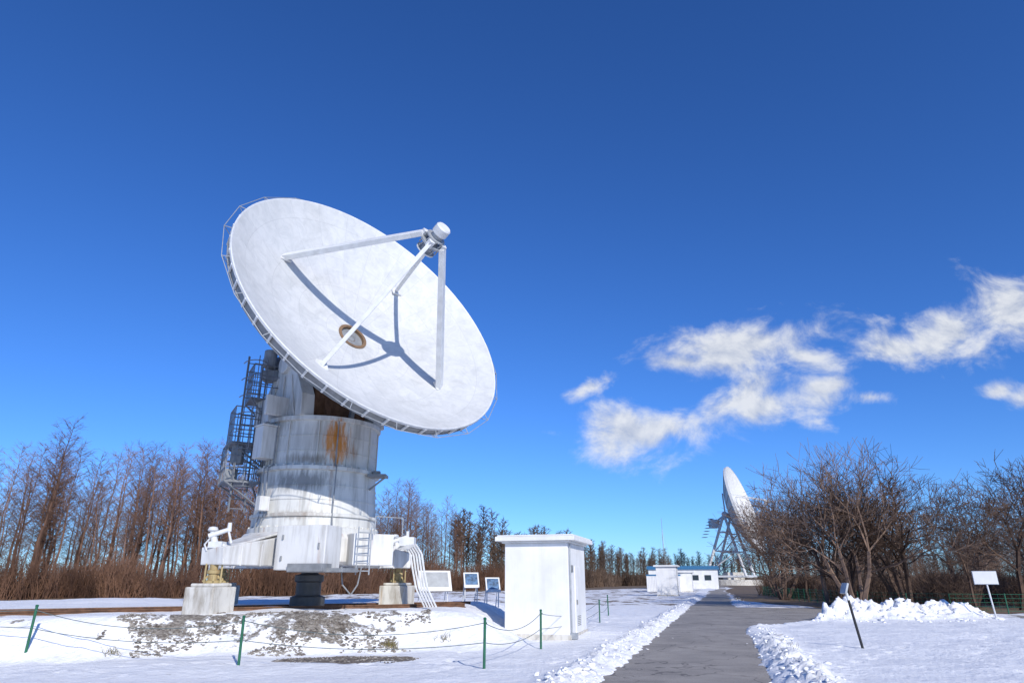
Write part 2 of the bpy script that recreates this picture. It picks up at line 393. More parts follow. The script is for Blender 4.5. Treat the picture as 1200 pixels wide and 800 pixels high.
for r,z in((3.9,zbk(3.9)),(3.1,zbk(3.1)),(2.3,zbk(2.3)),(RR-.05,DP-.36)):
    for i in range(72):
        t0,t1=2*math.pi*i/72,2*math.pi*(i+1)/72
        d.tube((r*math.cos(t0),r*math.sin(t0),z),(r*math.cos(t1),r*math.sin(t1),z),.035,n=5,mi=1,caps=False)
d.lathe([(1.35,-.05),(1.35,-.8),(1.0,-1.1),(.9,-1.8)],32,mi=1)
d.make('dish_backing_structure',[steel_white,steel_grey],T,M=MD,angle=35)
d=MB()
K=22
for i in range(K):
    t0,t1=2*math.pi*i/K,2*math.pi*(i+1)/K; r=RR+.25
    a=Vector((r*math.cos(t0),r*math.sin(t0),DP-.12)); c=Vector((r*math.cos(t1),r*math.sin(t1),DP-.12))
    d.tube(a,c,.011,n=5); d.tube(a,Vector((RR*math.cos(t0),RR*math.sin(t0),DP-.05)),.013,n=5)
    d.tube(a,Vector((RR*math.cos(t0),RR*math.sin(t0),DP-.3)),.010,n=5)
d.make('rim_wire_ring',[galv],T,M=MD)
d=MB()
d.lathe([(.50,.03),(.50,.05),(.40,.05),(.40,-.05)],48,close=False,mi=0)
d.lathe([(.42,.03),(.38,-.35),(.0,-.36)],40,close=False,mi=1)
d.lathe([(.15,-.34),(.15,-.05),(.12,-.05),(.12,-.3)],24,close=False,mi=0)
for k in range(3): d.box((0,-.2+.2*k,-.30),(.6,.03,.06),0)
d.make('receiver_aperture',[copper,bronze],T,M=MD,angle=35)
d=MB(); LR=math.radians(-40); HZ=4.32
for k in range(4):
    t=LR+k*math.pi/2; u=Vector((math.cos(t),math.sin(t),0)); r0=3.12
    p0=u*r0+Vector((0,0,zz(r0)+.01)); p1=u*.36+Vector((0,0,HZ)); side=Vector((-u.y,u.x,0))
    if k%2==0:
        d.beam(p0,p1,.34,.17,mi=0,up=side.cross((p1-p0)).normalized(),w1=.29,h1=.15)
    else:
        d.beam(p0,p1,.12,.11,mi=0,up=side.cross((p1-p0)).normalized())
    d.box(p0,(.35,.35,.06),0)
d.make('feed_support_legs',[steel_white],T,M=MD,bevel=.01)
d=MB(); q=HZ-4.5
d.lathe([(.30,4.10+q),(.30,4.14+q),(.1,4.06+q)],32,mi=0)
d.lathe([(.36,4.40+q),(.36,4.46+q)],24,mi=1); d.lathe([(.30,4.62+q),(.30,4.66+q)],24,mi=1)
d.lathe([(.18,4.1+q),(.18,4.78+q)],20,mi=1)
d.lathe([(.22,4.78+q),(.235,4.80+q),(.235,5.02+q),(.20,5.06+q)],28,mi=0)
for k in range(8):
    t=k*math.pi/4; d.tube((.30*math.cos(t),.30*math.sin(t),4.2+q),(.30*math.cos(t+.5),.30*math.sin(t+.5),4.64+q),.022,n=5,mi=1)
for k in range(4):
    t=LR+k*math.pi/2; d.box((.33*math.cos(t),.33*math.sin(t),4.5+q),(.16,.16,.22),0)
d.make('subreflector',[steel_white,galv],T,M=MD,angle=35)
# pedestal
C=Vector((-6.05,21.1,0)); nh=Vector((n.x,n.y,0)).normalized()
p=MB()
p.lathe([(1.92,2.88),(1.92,3.02),(1.84,3.04),(1.84,3.30),(1.90,3.32),(1.90,3.40),(1.80,3.42),(1.74,4.62),(1.86,4.64),(1.86,4.74),(1.70,4.76),(1.70,6.08),(1.80,6.10),(1.80,6.22)],56,C)
p.make('pedestal_drum',[pedestal_paint],T,angle=30)
p=MB()
for zc in(3.8,4.2,5.2,5.65):
    rr_=1.80-(zc-3.42)*.05 if zc<4.6 else 1.70
    p.lathe([(rr_+.0,zc-.012),(rr_+.018,zc-.01),(rr_+.018,zc+.01),(rr_,zc+.012)],56,C,close=False)
for i in range(12):
    t=i*math.pi/6+.2; u=Vector((math.cos(t),math.sin(t),0))
    p.beam(C+u*1.72+V(0,0,4.76),C+u*1.72+V(0,0,6.08),.03,.05,up=u)
for i in range(40):
    t=i*math.pi/20; u=Vector((math.cos(t),math.sin(t),0)); p.box(C+u*1.82+V(0,0,4.77),(.05,.05,.05)); p.box(C+u*1.87+V(0,0,3.05),(.05,.05,.05))
p.make('pedestal_bands',[pedestal_paint],T)
p=MB()
for s in(-1,1):
    o=C+ex*(s*1.30)
    w=[(-1.15,6.22),(1.15,6.22),(1.10,6.9),(.45,8.0),(.3,8.35),(-.3,8.35),(-.55,8.0),(-1.15,7.0)]
    pts=[o+nh*a+V(0,0,z)-ex*.22 for a,z in w]
    p.prism(pts,ex*.44)
    p.tube(o-ex*.35+V(0,0,8.0),o+ex*.35+V(0,0,8.0),.3,n=24)
    for a in(-.8,0,.8): p.beam(o+nh*a+ex*(s*.24)+V(0,0,6.25),o+nh*(a*.5)+ex*(s*.24)+V(0,0,7.6),.05,.06,up=ex)
p.make('elevation_yoke',[pedestal_paint],T,bevel=.02)
p=MB()
p.box(C+V(0,0,6.75),(1.9,1.7,1.05),0,Matrix.Rotation(math.atan2(ex.y,ex.x),3,'Z'))
p.tube(C-ex*1.1+V(0,0,8.0),C+ex*1.1+V(0,0,8.0),.42,n=24,mi=1)
p.beam(C+nh*.9-ex*.5+V(0,0,6.3),C+nh*.4-ex*.5+V(0,0,7.9),.2,.3,mi=0); p.beam(C+nh*1.0+ex*.3+V(0,0,6.3),C+nh*1.3+ex*.3+V(0,0,7.6),.14,.14,mi=1)
for s in(-1,1): p.beam(C+ex*(s*.8)+V(0,0,8.0),Vx-n*.8+ex*(s*.8),.35,.5,mi=1,up=n)
p.beam(C-nh*.3+V(0,0,8.1),C-nh*1.6+V(0,0,8.4),1.5,.9,mi=1)
p.make('elevation_drive',[rustm,steel_grey],T,bevel=.02)
rz=Matrix.Rotation(math.atan2(ex.y,ex.x),3,'Z')
p=MB()
p.box((-7.30,19.72,5.45),(.62,.5,.95),0,rz); p.box((-7.30,19.72,5.95),(.70,.58,.05),0,rz)
p.box((-7.55,20.25,6.5),(.5,.9,.75),0,rz)
p.box((-7.05,19.25,3.65),(.3,.25,.4),0,rz)
p.box((-7.02,19.60,6.55),(.9,.12,.6),0,rz)
p.make('equipment_cabinets',[white_paint],T,bevel=.015)
p=MB()
la=V(-8.15,20.2,0); lr=V(.86,.5,0).normalized(); lf=V(.5,-.86,0).normalized()
for s in(-.22,.22): p.tube(la+lr*s+V(0,0,3.5),la+lr*s+V(0,0,8.3),.03,n=6)
z=3.6
while z<8.2: p.tube(la+lr*-.22+V(0,0,z),la+lr*.22+V(0,0,z),.016,n=5); z+=.28
z=4.2
while z<8.3:
    pts=[la+lr*(.36*math.cos(t))+lf*(.62*math.sin(t))+V(0,0,z) for t in [math.pi*k/8 for k in range(9)]]
    p.path(pts,.016,5); z+=.55
for t in (math.pi*.2,math.pi*.5,math.pi*.8):
    q=la+lr*(.36*math.cos(t))+lf*(.62*math.sin(t)); p.tube(q+V(0,0,4.2),q+V(0,0,8.2),.014,n=5)
for zc,cx,w,dp in((4.35,V(-8.25,20.35,0),1.0,1.2),(5.5,V(-8.25,20.4,0),.9,1.1),(6.9,V(-7.95,20.5,0),.8,1.0)):
    Mz=Matrix.Rotation(math.radians(30),3,'Z')
    p.box(cx+V(0,0,zc),(w,dp,.06),0,Mz)
    cs=[Mz@V(a*w/2,b2*dp/2,0)+cx for a,b2 in((-1,-1),(1,-1),(1,1),(-1,1))]
    for i in range(4):
        a,c=cs[i],cs[(i+1)%4]
        for hz in(.4,.75,1.1): p.tube(a+V(0,0,zc+hz),c+V(0,0,zc+hz),.018,n=5)
        for k in range(4):
            q=a.lerp(c,k/4); p.tube(q+V(0,0,zc),q+V(0,0,zc+1.1),.015,n=5)
    for q in cs: p.tube(q+V(0,0,zc),V(C.x,C.y,zc-.7)+(q-C).normalized()*1.75,.03,n=5)
p.make('caged_ladder',[ladder_grey],T)
p=MB()
p.box((-8.25,20.0,5.15),(.32,.25,.55)); p.box((-8.45,20.2,4.6),(.3,.2,.35))
p.tube((-7.9,20.6,8.05),(-7.55,20.9,8.35),.24,n=16); p.tube((-7.75,20.3,8.0),(-7.75,20.3,8.55),.2,n=16); p.box((-7.7,20.5,7.75),(.5,.4,.35))
p.make('encoder_housing',[steel_grey],T,bevel=.02)
# base
L1=V(-7.42,17.5,0);R1=V(-3.62,22.4,0);B1=V(-9.4,22.9,0)
p=MB()
p.lathe([(2.0,2.02),(2.12,2.10),(2.12,2.72),(2.0,2.88)],24,C)
for q in(L1,R1,B1):
    dd=(q-C).normalized(); ee=.12 if q is L1 else .3
    p.beam(C+dd*1.2+V(0,0,2.42),q+dd*ee+V(0,0,2.18),1.15,.90,w1=.72,h1=.42)
    p.beam(C+dd*2.0+V(0,0,2.84),q-dd*.3+V(0,0,2.44),.9,.06,w1=.6)
    for k in range(3):
        c0=C.lerp(q,.55+k*.17)+V(0,0,2.25); sd=V(-dd.y,dd.x,0)
        for s in(-1,1): p.beam(c0+sd*(s*(.56-.07*k))-V(0,0,.30),c0+sd*(s*(.56-.07*k))+V(0,0,.33-.07*k),.05,.07,up=sd)
p.box((-5.42,18.55,2.42),(1.45,.85,1.12),0,Matrix.Rotation(-.25,3,'Z'))
p.box((-4.15,19.9,2.42),(1.2,1.0,.85),0,Matrix.Rotation(.6,3,'Z'))
p.make('base_frame',[white_paint],T,bevel=.025)
p=MB()
p.box((-5.25,18.2,1.92),(1.0,.5,.2),0,Matrix.Rotation(-.25,3,'Z'))
p.box((-5.0,18.6,1.86),(1.6,.9,.1),0,Matrix.Rotation(-.25,3,'Z'))
p.box((-7.05,18.7,2.03),(.5,.4,.1),0)
for z in(2.15,2.68):
    p.box((-6.03,18.24,z),(.04,.05,.12),0,Matrix.Rotation(-.25,3,'Z'))
p.box((-5.0,18.0,2.45),(.05,.05,.16),0,Matrix.Rotation(-.25,3,'Z'))
p.make('underside_boxes',[steel_grey],T,bevel=.01)
p=MB()
for q in(L1,R1,B1):
    z0=hfun(q.x,q.y)-.2
    p.box((q.x,q.y,(z0+1.46)/2),(.84,.84,1.46-z0),0,Matrix.Rotation(-.29,3,'Z')); p.box((q.x,q.y,1.50),(.68,.68,.08),0,Matrix.Rotation(-.29,3,'Z'))
p.make('concrete_footings',[concrete],T,bevel=.03)
p=MB()
for q in(L1,R1,B1):
    p.lathe([(.19,1.54),(.19,1.60),(.11,1.62),(.11,1.75),(.15,1.77),(.15,1.84),(.10,1.86),(.10,2.05)],18,q)
    for k in range(4):
        t=k*math.pi/2+.5; p.beam(q+V(.22*math.cos(t),.22*math.sin(t),1.58),q+V(.11*math.cos(t),.11*math.sin(t),1.72),.04,.04)
        p.tube(q+V(.26*math.cos(t+.7),.26*math.sin(t+.7),1.5),q+V(.26*math.cos(t+.7),.26*math.sin(t+.7),2.0),.022)
p.make('levelling_jacks',[yellow],T,angle=35)
p=MB()
p.lathe([(.5,.7),(.5,1.15),(.36,1.2),(.36,1.55),(.42,1.6),(.42,1.75),(.25,1.8),(.25,2.05)],20,C)
p.make('centre_bearing',[steel_dark],T,angle=35)
p=MB()
for q,zt in((L1,2.38),(R1,2.5)):
    dd=(q-C).normalized(); o=q+V(0,0,zt); S_=.72
    K_=lambda x,y,z:o+V(x,y,z)*S_
    p.box(K_(0,0,.1),(.34,.3,.15),0); p.tube(K_(-.1,0,.15),K_(-.22,0,.55),.09,.07,12); p.lathe([(.10,.0),(.13,.03),(.10,.10),(.04,.12)],14,K_(-.22,0,.55))
    p.tube(K_(-.3,-.1,.38),K_(.32,.06,.62),.07,.055,10); p.tube(K_(.1,0,.15),K_(.38,-.1,.0),.045,.045,8); p.tube(K_(.3,.05,.6),K_(.46,.05,.15),.03,.03,8); p.tube(K_(.32,.06,.55),K_(.32,.06,.85),.06,.05,10)
    p.path([K_(-.25,-.1,.3),K_(-.40,-.1,.1),K_(-.3,-.1,-.1)],.022)
p.make('jack_motors',[steel_white],T,angle=40)
p=MB()
for k in range(5):
    o=V(.09*k,-.05*k,0)
    base=V(-3.5,21.2,2.5)+o; pts=[base+V(0,0,0),base+V(.25,-.1,.12),base+V(.45,-.2,-.15),base+V(.55,-.3,-.6),base+V(.68,-.35,-1.1),base+V(.95,-.3,-1.62)]
    sp_=[]
    for i in range(len(pts)-1):
        for t in(0,.5): sp_.append(pts[i].lerp(pts[i+1],t))
    p.path(sp_+[pts[-1]],.03,6)
p.box((-3.2,21.3,2.72),(.45,.5,.26))
p.make('cable_hoses',[steel_white],T)
p=MB()
o=V(-4.05,19.05,0); u=V(.75,.66,0).normalized()
for s in(-.2,.2): p.tube(o+u*s+V(0,0,1.75),o+u*s+V(0,0,3.0),.020,n=6)
for k in range(6): p.tube(o-u*.2+V(0,0,1.85+.2*k),o+u*.2+V(0,0,1.85+.2*k),.015,n=5)
for s in(.3,1.2): p.tube(o+u*s+V(0,0,2.8),o+u*s+V(0,0,3.3),.014,n=5)
p.tube(o+u*.3+V(0,0,3.3),o+u*1.2+V(0,0,3.3),.014,n=5)
p.make('base_ladder',[galv],T)
p=MB()
p.box(C+V(1.95,-.55,4.6),(.55,.5,.08)); p.tube(C+V(1.7,-.5,4.2),C+V(2.15,-.55,4.55),.03); p.box(C+V(1.9,-.5,4.7),(.2,.2,.12))
p.path([V(-4.6,18.9,1.95),V(-4.5,18.8,1.5),V(-4.25,18.75,1.25),V(-4.1,18.8,1.5),V(-4.05,18.9,1.95)],.02)
for a0 in(-2.25,-2.15,-1.05):
    u=V(math.cos(a0),math.sin(a0),0); p.path([C+u*1.76+V(0,0,6.1),C+u*1.76+V(0,0,4.8),C+u*1.92+V(0,0,4.7),C+u*1.88+V(0,0,3.4),C+u*1.97+V(0,0,3.1),C+u*1.97+V(0,0,2.8)],.022,6)
p.make('side_bracket',[steel_grey],T)
# rails
p=MB(); 
for off in(0,1.5):
    a=V(-16,13.6,0)+V(-.52,.85,0)*off; dr=V(.82,.50,0).normalized(); 
    for k in range(22):
        p0=a+dr*k;p1=a+dr*(k+1)
        if p0.y-18.9-.28*p0.x<.2: continue
        if p1.x>-.9:break
        p.beam(p0+V(0,0,.93),p1+V(0,0,.93),.07,.03); p.beam(p0+V(0,0,.88),p1+V(0,0,.88),.02,.08); p.beam(p0+V(0,0,.83),p1+V(0,0,.83),.15,.03)
p.make('transport_rails',[rustm])
# ------------------------------------------------------------------ utility huts
def hut(A,Lr,name='equipment_hut',w=1.95,dp=2.64,h=2.68):
    x,y=W(Lr,A); e=empty(name,(x,y,hfun(x,y)-.02),PANG)
    m=MB(); m.box((-w/2,dp/2,h/2-.1),(w,dp,h+.2)); 
    o=m.make('walls',plain_white,e,bevel=.015)
    m=MB(); m.box((-w/2,dp/2,h+.125),(w+.50,dp+.46,.13)); m.box((-w/2,dp/2,h+.03),(w+.16,dp+.16,.055)); m.box((-w/2,dp/2,h+.215),(w+.40,dp+.36,.04))
    m.make('roof_slab',plain_white,e,bevel=.01)
    m=MB(); m.box((.012,dp*.5,1.02),(.03,.85,2.0)); m.make('door',plain_white,e,bevel=.006)
    m=MB(); m.box((.05,dp*.5-.33,1.0),(.04,.03,.14)); m.box((.012,.5,1.95),(.022,.26,.20)); 
    for k in range(6): m.box((.02,dp*.5,.35+.05*k),(.03,.5,.02))
    m.make('door_fittings',steel_grey,e)
    m=MB(); m.box((-w/2,dp/2,.04),(w+.08,dp+.08,.22)); m.make('plinth',concrete,e,bevel=.01)
    m=MB(); m.tube((.04,.12,.1),(.04,.12,h-.02),.02); m.box((.10,.12,.12),(.2,.2,.16)); m.make('conduit',galv,e)
    return e
hut(8.1,-2.23); hut(67,-2.6,w=2.2,h=3.0); hut(98,-2.2,w=2.4,dp=3.2,h=2.7); hut(140,-2.2,w=2.4,dp=3.2,h=2.7)
e=empty('low_building',(36.5,150,0),PANG)
m=MB(); m.box((0,0,1.9),(14,7,3.8)); m.make('walls',plain_white,e)
m=MB(); m.box((0,0,4.15),(14.6,7.6,.7)); m.make('roof',bluep,e)
m=MB()
for k in range(5): m.box((-5+2.5*k,-3.52,2.2),(1.3,.08,1.0))
m.box((7.02,0,1.1),(.08,1.1,2.1)); m.make('windows',glassd,e)
e=empty('storage_container',(23.2,108,0),PANG)
m=MB(); m.box((0,0,1.2),(5,2.4,2.3)); 
for k in range(22): m.box((-2.4+.228*k,-1.22,1.2),(.08,.06,2.1))
m.make('corrugated_body',plain_white,e)
m=MB(); m.box((0,0,2.4),(5.05,2.45,.22)); m.box((1.2,-1.26,1.0),(.9,.06,1.9)); m.make('roof_and_door',bluep,e)
# ------------------------------------------------------------------ rope fence
F=empty('rope_fence')
posts=[(-14.6,15.0),(-9.95,14.96),(-5.3,14.26),(-.53,14.0),(.705,17.8),(4.14-.5,29.9),(4.5,33.5)]
tops=[]
for i,(x,y) in enumerate(posts):
    z=hfun(x,y); m=MB(); ln=V(R(-.02,.02),R(-.02,.02),0)
    m.tube((x,y,z-.1),V(x,y,z+.86)+ln,.027,n=10); m.lathe([(.03,.86),(.034,.88),(.02,.90)],10,V(x,y,z)+ln)
    m.tube(V(x,y,z+.80)+ln,V(x+.04,y-.02,z+.80)+ln,.012,n=6)
    m.make('post_%d'%(i+1),green,F,angle=40); tops.append(V(x,y,z))
m=MB()
for a,c in zip(tops[:-1],tops[1:]):
    for hh,sg in((.80,.24),(.45,.14)):
        pts=[]
        for k in range(17):
            t=k/16; q=a.lerp(c,t)+V(0,0,hh-sg*4*t*(1-t)); q.z=max(q.z,hfun(q.x,q.y)+.02); pts.append(q)
        m.path(pts,.0075,5)
m.make('ropes',ropem,F)
# ------------------------------------------------------------------ information boards
def board(x,y,w,h,rz,legs=.55,name='information_board',pm=poster):
    z=hfun(x,y); e=empty(name,(x,y,z),rz)
    Mx=Matrix.Rotation(math.radians(-28),3,'X')
    m=MB(); m.box((0,0,legs+h/2),(w,.04,h),0,Mx); m.make('frame',plain_white,e,bevel=.008)
    m=MB(); m.box(V(0,0,legs+h/2)+Mx@V(0,-.023,h*.05),(w*.82,.006,h*.72),0,Mx); m.make('printed_panel',pm,e)
    m=MB()
    for s in(-.4,.4):
        m.tube((s*w,.0,-.05),(s*w,.0,legs+h*.35),.02); m.tube((s*w,.45,-.05),(s*w,.12,legs+h*.6),.018)
    m.make('legs',steel_white,e)
board(-1.45,25.2,.55,.58,.25,.45); board(-.72,26.6,.55,.58,.25,.45); 
board(-2.65,24.3,1.15,.75,.35,.35,'display_panel',galv)
x,y=20.6,30.6; z=hfun(x,y); e=empty('notice_sign',(x,y,z),-.5)
m=MB(); m.tube((0,0,-.1),(-.10,0,1.9),.032,n=10); m.make('post',steel_white,e)
m=MB(); m.box((-.09,-.05,1.63),(.86,.03,.52)); m.make('board',plain_white,e,bevel=.01)
m=MB(); m.box((-.09,-.03,1.63),(.9,.015,.56)); m.box((-.09,-.02,1.5),(.5,.03,.04)); m.box((-.09,-.02,1.76),(.5,.03,.04)); m.make('back_frame',galv,e)
x,y=8.76,18.2; z=hfun(x,y); e=empty('marker_post',(x,y,z))
m=MB(); m.tube((0,0,-.1),(-.18,0,1.12),.032,n=10); m.make('lower_post',black_rub,e)
m=MB(); m.tube((-.18,0,1.12),(-.205,0,1.29),.034,n=10); m.make('reflective_band',steel_white,e)
m=MB(); m.box((-.24,0,1.40),(.05,.30,.27),0,Matrix.Rotation(.35,3,'Y')); m.tube((-.20,0,1.27),(-.22,0,1.48),.028,n=8); m.make('small_sign_plate',galv,e,bevel=.006)
F=empty('green_wire_fence'); m=MB(); w_=MB()
fp=[(32,33.5),(23,37.5),(21,42),(24.5,62),(29,82)]
for (x0,y0),(x1,y1) in zip(fp[:-1],fp[1:]):
    a=V(x0,y0,0);c=V(x1,y1,0);k=int((c-a).length/2)
    for i in range(k+1):
        q=a.lerp(c,i/k); z=hfun(q.x,q.y); m.tube(q+V(0,0,z-.1),q+V(0,0,z+1.0),.03,n=6)
    for hz in(.15,.35,.55,.75,.95): w_.tube(a+V(0,0,hz),c+V(0,0,hz),.012,n=4)
    k=int((c-a).length/.3)
    for i in range(k): q=a.lerp(c,i/k); w_.tube(q+V(0,0,.12),q+V(0,0,.97),.008,n=3)
m.make('posts',green,F); w_.make('wires',green,F)
m=MB(); m.tube((57,262,0),(57,262,24),.16,.07,8)
for k in range(4): m.tube((57,262,20),(57+4*math.cos(k*1.57),262+4*math.sin(k*1.57),0),.03,n=4)
m.make('radio_mast',galv)
# ------------------------------------------------------------------ second telescope
T2=empty('radio_telescope'); 
cen=Vector((87.2,255,26.8)); n2=Vector((.83,-.49,.27)).normalized(); RD=16.5; dep=4.2
ex2=Vector((0,0,1)).cross(n2).normalized(); ey2=n2.cross(ex2); v2=cen-n2*dep
M2=Matrix(((ex2.x,ey2.x,n2.x,v2.x),(ex2.y,ey2.y,n2.y,v2.y),(ex2.z,ey2.z,n2.z,v2.z),(0,0,0,1)))
z2=lambda r:r*r*dep/RD**2
d=MB(); d.lathe([(RD*i/14+.01,z2(RD*i/14)) for i in range(15)],96,close=False); d.make('dish_face',[plain_white],T2,smooth=True,M=M2)
d=MB(); d.lathe([(.5,-1.3),(5,-1.2),(9,-.2),(13,1.7),(RD,dep-.9),(RD+.05,dep),(RD-.1,dep)],48,close=False)
for i in range(24):
    t=i*math.pi/12; P=lambda r,z:V(r*math.cos(t),r*math.sin(t),z)
    for (a,b2) in (((5,-1.2),(9,-.2)),((9,-.2),(13,1.7)),((13,1.7),(RD,dep-.9))): d.tube(P(a[0],a[1]-.03),P(b2[0],b2[1]-.03),.12,n=5,mi=1)
d.make('dish_back_panels',[plain_white,galv],T2,M=M2,angle=20)
d=MB(); 
for k in range(4):
    t=math.pi/4+k*math.pi/2; d.tube((9*math.cos(t),9*math.sin(t),z2(9)),(1*math.cos(t),1*math.sin(t),12.0),.16,n=6)
d.lathe([(1.2,11.8),(1.2,12.2)],16); d.tube((0,0,12),(0,0,13.2),.6,n=10)
d.make('feed_support_legs',[steel_white],T2,M=M2)
d=MB(); ax=v2-n2*3.0; nh2=V(n2.x,n2.y,0).normalized()
d.tube(ax-ex2*5,ax+ex2*5,.9,n=12)
for s in(-1,1):
    top=ax+ex2*(s*5.5)
    f1=V(ax.x,ax.y,3)+ex2*(s*7)+nh2*6; f2=V(ax.x,ax.y,3)+ex2*(s*7)-nh2*8
    d.tube(top,f1,.5,n=8); d.tube(top,f2,.5,n=8); d.tube(f1,f2,.4,n=8)
    for t in(.3,.6):
        d.tube(top.lerp(f1,t),top.lerp(f2,t),.25,n=6); d.tube(top.lerp(f1,t),top.lerp(f2,min(1,t+.35)),.2,n=6)
    f0=top.lerp(f2,.6); g0=(ax-ex2*(s*5.5)).lerp(V(ax.x,ax.y,3)-ex2*(s*7)-nh2*7,.9); d.tube(f0,g0,.2,n=6)
for t in(-1,1): d.tube(V(ax.x,ax.y,3)-ex2*7+nh2*(6.5*t),V(ax.x,ax.y,3)+ex2*7+nh2*(6.5*t),.5,n=8)
cw=ax-n2*5.5+V(0,0,-1.5)
d.box(cw,(3,4,3)); 
for s in(-1,1): 
    d.tube(ax+ex2*(s*3),cw+ex2*(s*1.2),.35,n=6)
    for q in(-7,7): d.tube(ax+ex2*(s*3),v2+ex2*(s*6)+ey2*q-n2*.6,.25,n=6)
for k in range(7): d.box(cw+V(-1,0,1.8)-nh2*k*.5+V(0,0,-k*1.1),(1.6,3,.12))
d.make('alidade_truss',[steel_white],T2)
d=MB(); d.lathe([(10,-.2),(10,1.8),(8.5,2.0)],32,V(ax.x,ax.y,0)); d.box((ax.x,ax.y,3.2),(6,6,2.6)); d.make('track_base',[concrete],T2)
# ------------------------------------------------------------------ trees
def larch(h,seed,th=1.0,nbk=4.6,wk=.18,mat=None,tw=1.0):
    random.seed(seed); mb=MB(); lean=V(R(-.05,.05),R(-.05,.05),0)
    pts=[V(0,0,0)]
    for i in range(1,11):
        t=i/10; pts.append(V(lean.x*h*t+R(-.12,.12),lean.y*h*t+R(-.12,.12),h*t))
    r0=.0095*h
    for i in range(10): mb.tube(pts[i],pts[i+1],r0*(1-i/10)+.010*th,r0*(1-(i+1)/10)+.008*th,4,caps=False)
    nb=int(nbk*h); az=R(0,6); base=R(.15,.38)
    for i in range(nb):
        t=base+(.98-base)*(i/nb)**R(.9,1.1); az+=2.4+R(-.6,.6)
        k=t*10; a=int(min(k,9)); p=pts[a].lerp(pts[a+1],k-a)
        prof=math.sin(math.pi*min(1,(1-t)/(1-base)*.62+.06))**.8
        ln=(prof*wk*h+.15)*R(.35,1.15)
        if t<base+.12 and random.random()<.4: ln*=.5
        up=R(.15,.8)+.5*t; dr=V(math.cos(az),math.sin(az),up).normalized()
        q1=p+dr*ln*.5; q2=q1+(dr+V(R(-.3,.3),R(-.3,.3),.25)).normalized()*ln*.5
        mb.tube(p,q1,.019*th,.014*th,3,caps=False); mb.tube(q1,q2,.014*th,.006*th,3,caps=False)
        for s in range(int((4+ln*5)*tw)):
            u=R(.15,1); b0=p.lerp(q1,u*2) if u<.5 else q1.lerp(q2,u*2-1)
            dv=V(dr.x+R(-1,1),dr.y+R(-1,1),R(-.3,1.1)).normalized()*R(.25,.75)
            mb.tube(b0,b0+dv,.010*th,.006*th,3,caps=False)
    return mb.mesh('larch_mesh',[mat or bark_l])
def decid(h,seed,stems=3,mat=None,maxlv=5,th=1.0):
    random.seed(seed); mb=MB()
    def grow(p,d,ln,r,lv):
        sg=3 if lv<3 else 2
        for s in range(sg):
            d=(d+V(R(-.22,.22),R(-.22,.22),R(-.08,.18))).normalized(); q=p+d*(ln/sg); r1=r*.86
            mb.tube(p,q,r,r1,5 if lv<2 else 3,caps=False); 
            if lv>=2 or s>0:
                if lv<maxlv:
                    az=R(0,6.28); o=d.orthogonal().normalized(); o=Matrix.Rotation(az,3,d)@o
                    grow(q,(d*R(.5,.9)+o*R(.6,1.0)).normalized(),ln*R(.55,.8),max(r1*.6,.008*th),lv+1)
            p=q;r=r1
        if lv<maxlv:
            for k in range(2):
                o=Matrix.Rotation(R(0,6.28),3,d)@d.orthogonal().normalized()
                grow(p,(d+o*R(.3,.75)).normalized(),ln*R(.6,.85),max(r*.7,.008*th),lv+1)
    for s in range(stems):
        a=R(0,6.28); tl=R(.1,.5) if stems>1 else .05
        grow(V(math.cos(a)*.15,math.sin(a)*.15,-.1),V(math.cos(a)*tl,math.sin(a)*tl,1).normalized(),h*.27,R(.07,.12)*h/8,0 if stems==1 else 1)
    mx=max(v[2] for v in mb.v); k=h/mx; mb.v=[(v[0]*k,v[1]*k,v[2]*k) for v in mb.v]
    return mb.mesh('bare_tree_mesh',[mat or bark_r])
def shrub(h,seed,mat,wd=1.6,n_=130,th=1.0):
    random.seed(seed); mb=MB()
    for i in range(n_):
        a=R(0,6.28);rd=R(0,wd); p=V(math.cos(a)*rd,math.sin(a)*rd,-.1); d=V(R(-.4,.4),R(-.4,.4),1).normalized(); ln=h*R(.5,1)
        q=p+d*ln*.5; q2=q+(d+V(R(-.3,.3),R(-.3,.3),0)).normalized()*ln*.5
        mb.tube(p,q,.018*th,.014*th,3,caps=False); mb.tube(q,q2,.014*th,.006*th,3,caps=False)
        for k in range(6):
            b0=q.lerp(q2,R(0,1)) if k%3 else p.lerp(q,R(.3,1)); mb.tube(b0,b0+V(R(-.5,.5),R(-.5,.5),R(.1,.7)).normalized()*R(.25,.6),.010*th,.005*th,3,caps=False)
    return mb.mesh('shrub_mesh',[mat])
LM=[larch(15,s) for s in(1,2,3,4,5,6)]+[larch(13,s,wk=.23,nbk=4.0) for s in(7,8)]
BT=[decid(12,s,1,bark_l) for s in(41,42)]
LD=[larch(13,s,3.6,4.2,.17,bark_d,.6) for s in(51,52,53)]
DM=[decid(8,s,st) for s,st in((11,3),(12,4),(13,1),(14,3),(15,1))]
SM=[shrub(2.8,s,bark_s) for s in(21,22,23)]
SD=[shrub(4.5,s,bark_d,3.5,120,4.0) for s in(61,62)]
SMR=[shrub(2.6,s,bark_r) for s in(31,32)]
random.seed(99)
cnt=[0]
def inst(me,x,y,s,parent,nm,sz=None):
    o=bpy.data.objects.new(nm,me); scene.collection.objects.link(o); o.parent=parent
    o.location=(x,y,min(hfun(x,y),.3)-.05); o.rotation_euler=(R(-.03,.03),R(-.03,.03),R(0,6.28)); o.scale=(s,s,(sz or s)); cnt[0]+=1
LF=empty('larch_forest'); DF=empty('distant_forest')
keys=[(-80,57),(-60,57),(-42,60),(-27,67),(-15,103),(-5,117),(28,225),(67,275),(130,300),(230,300)]
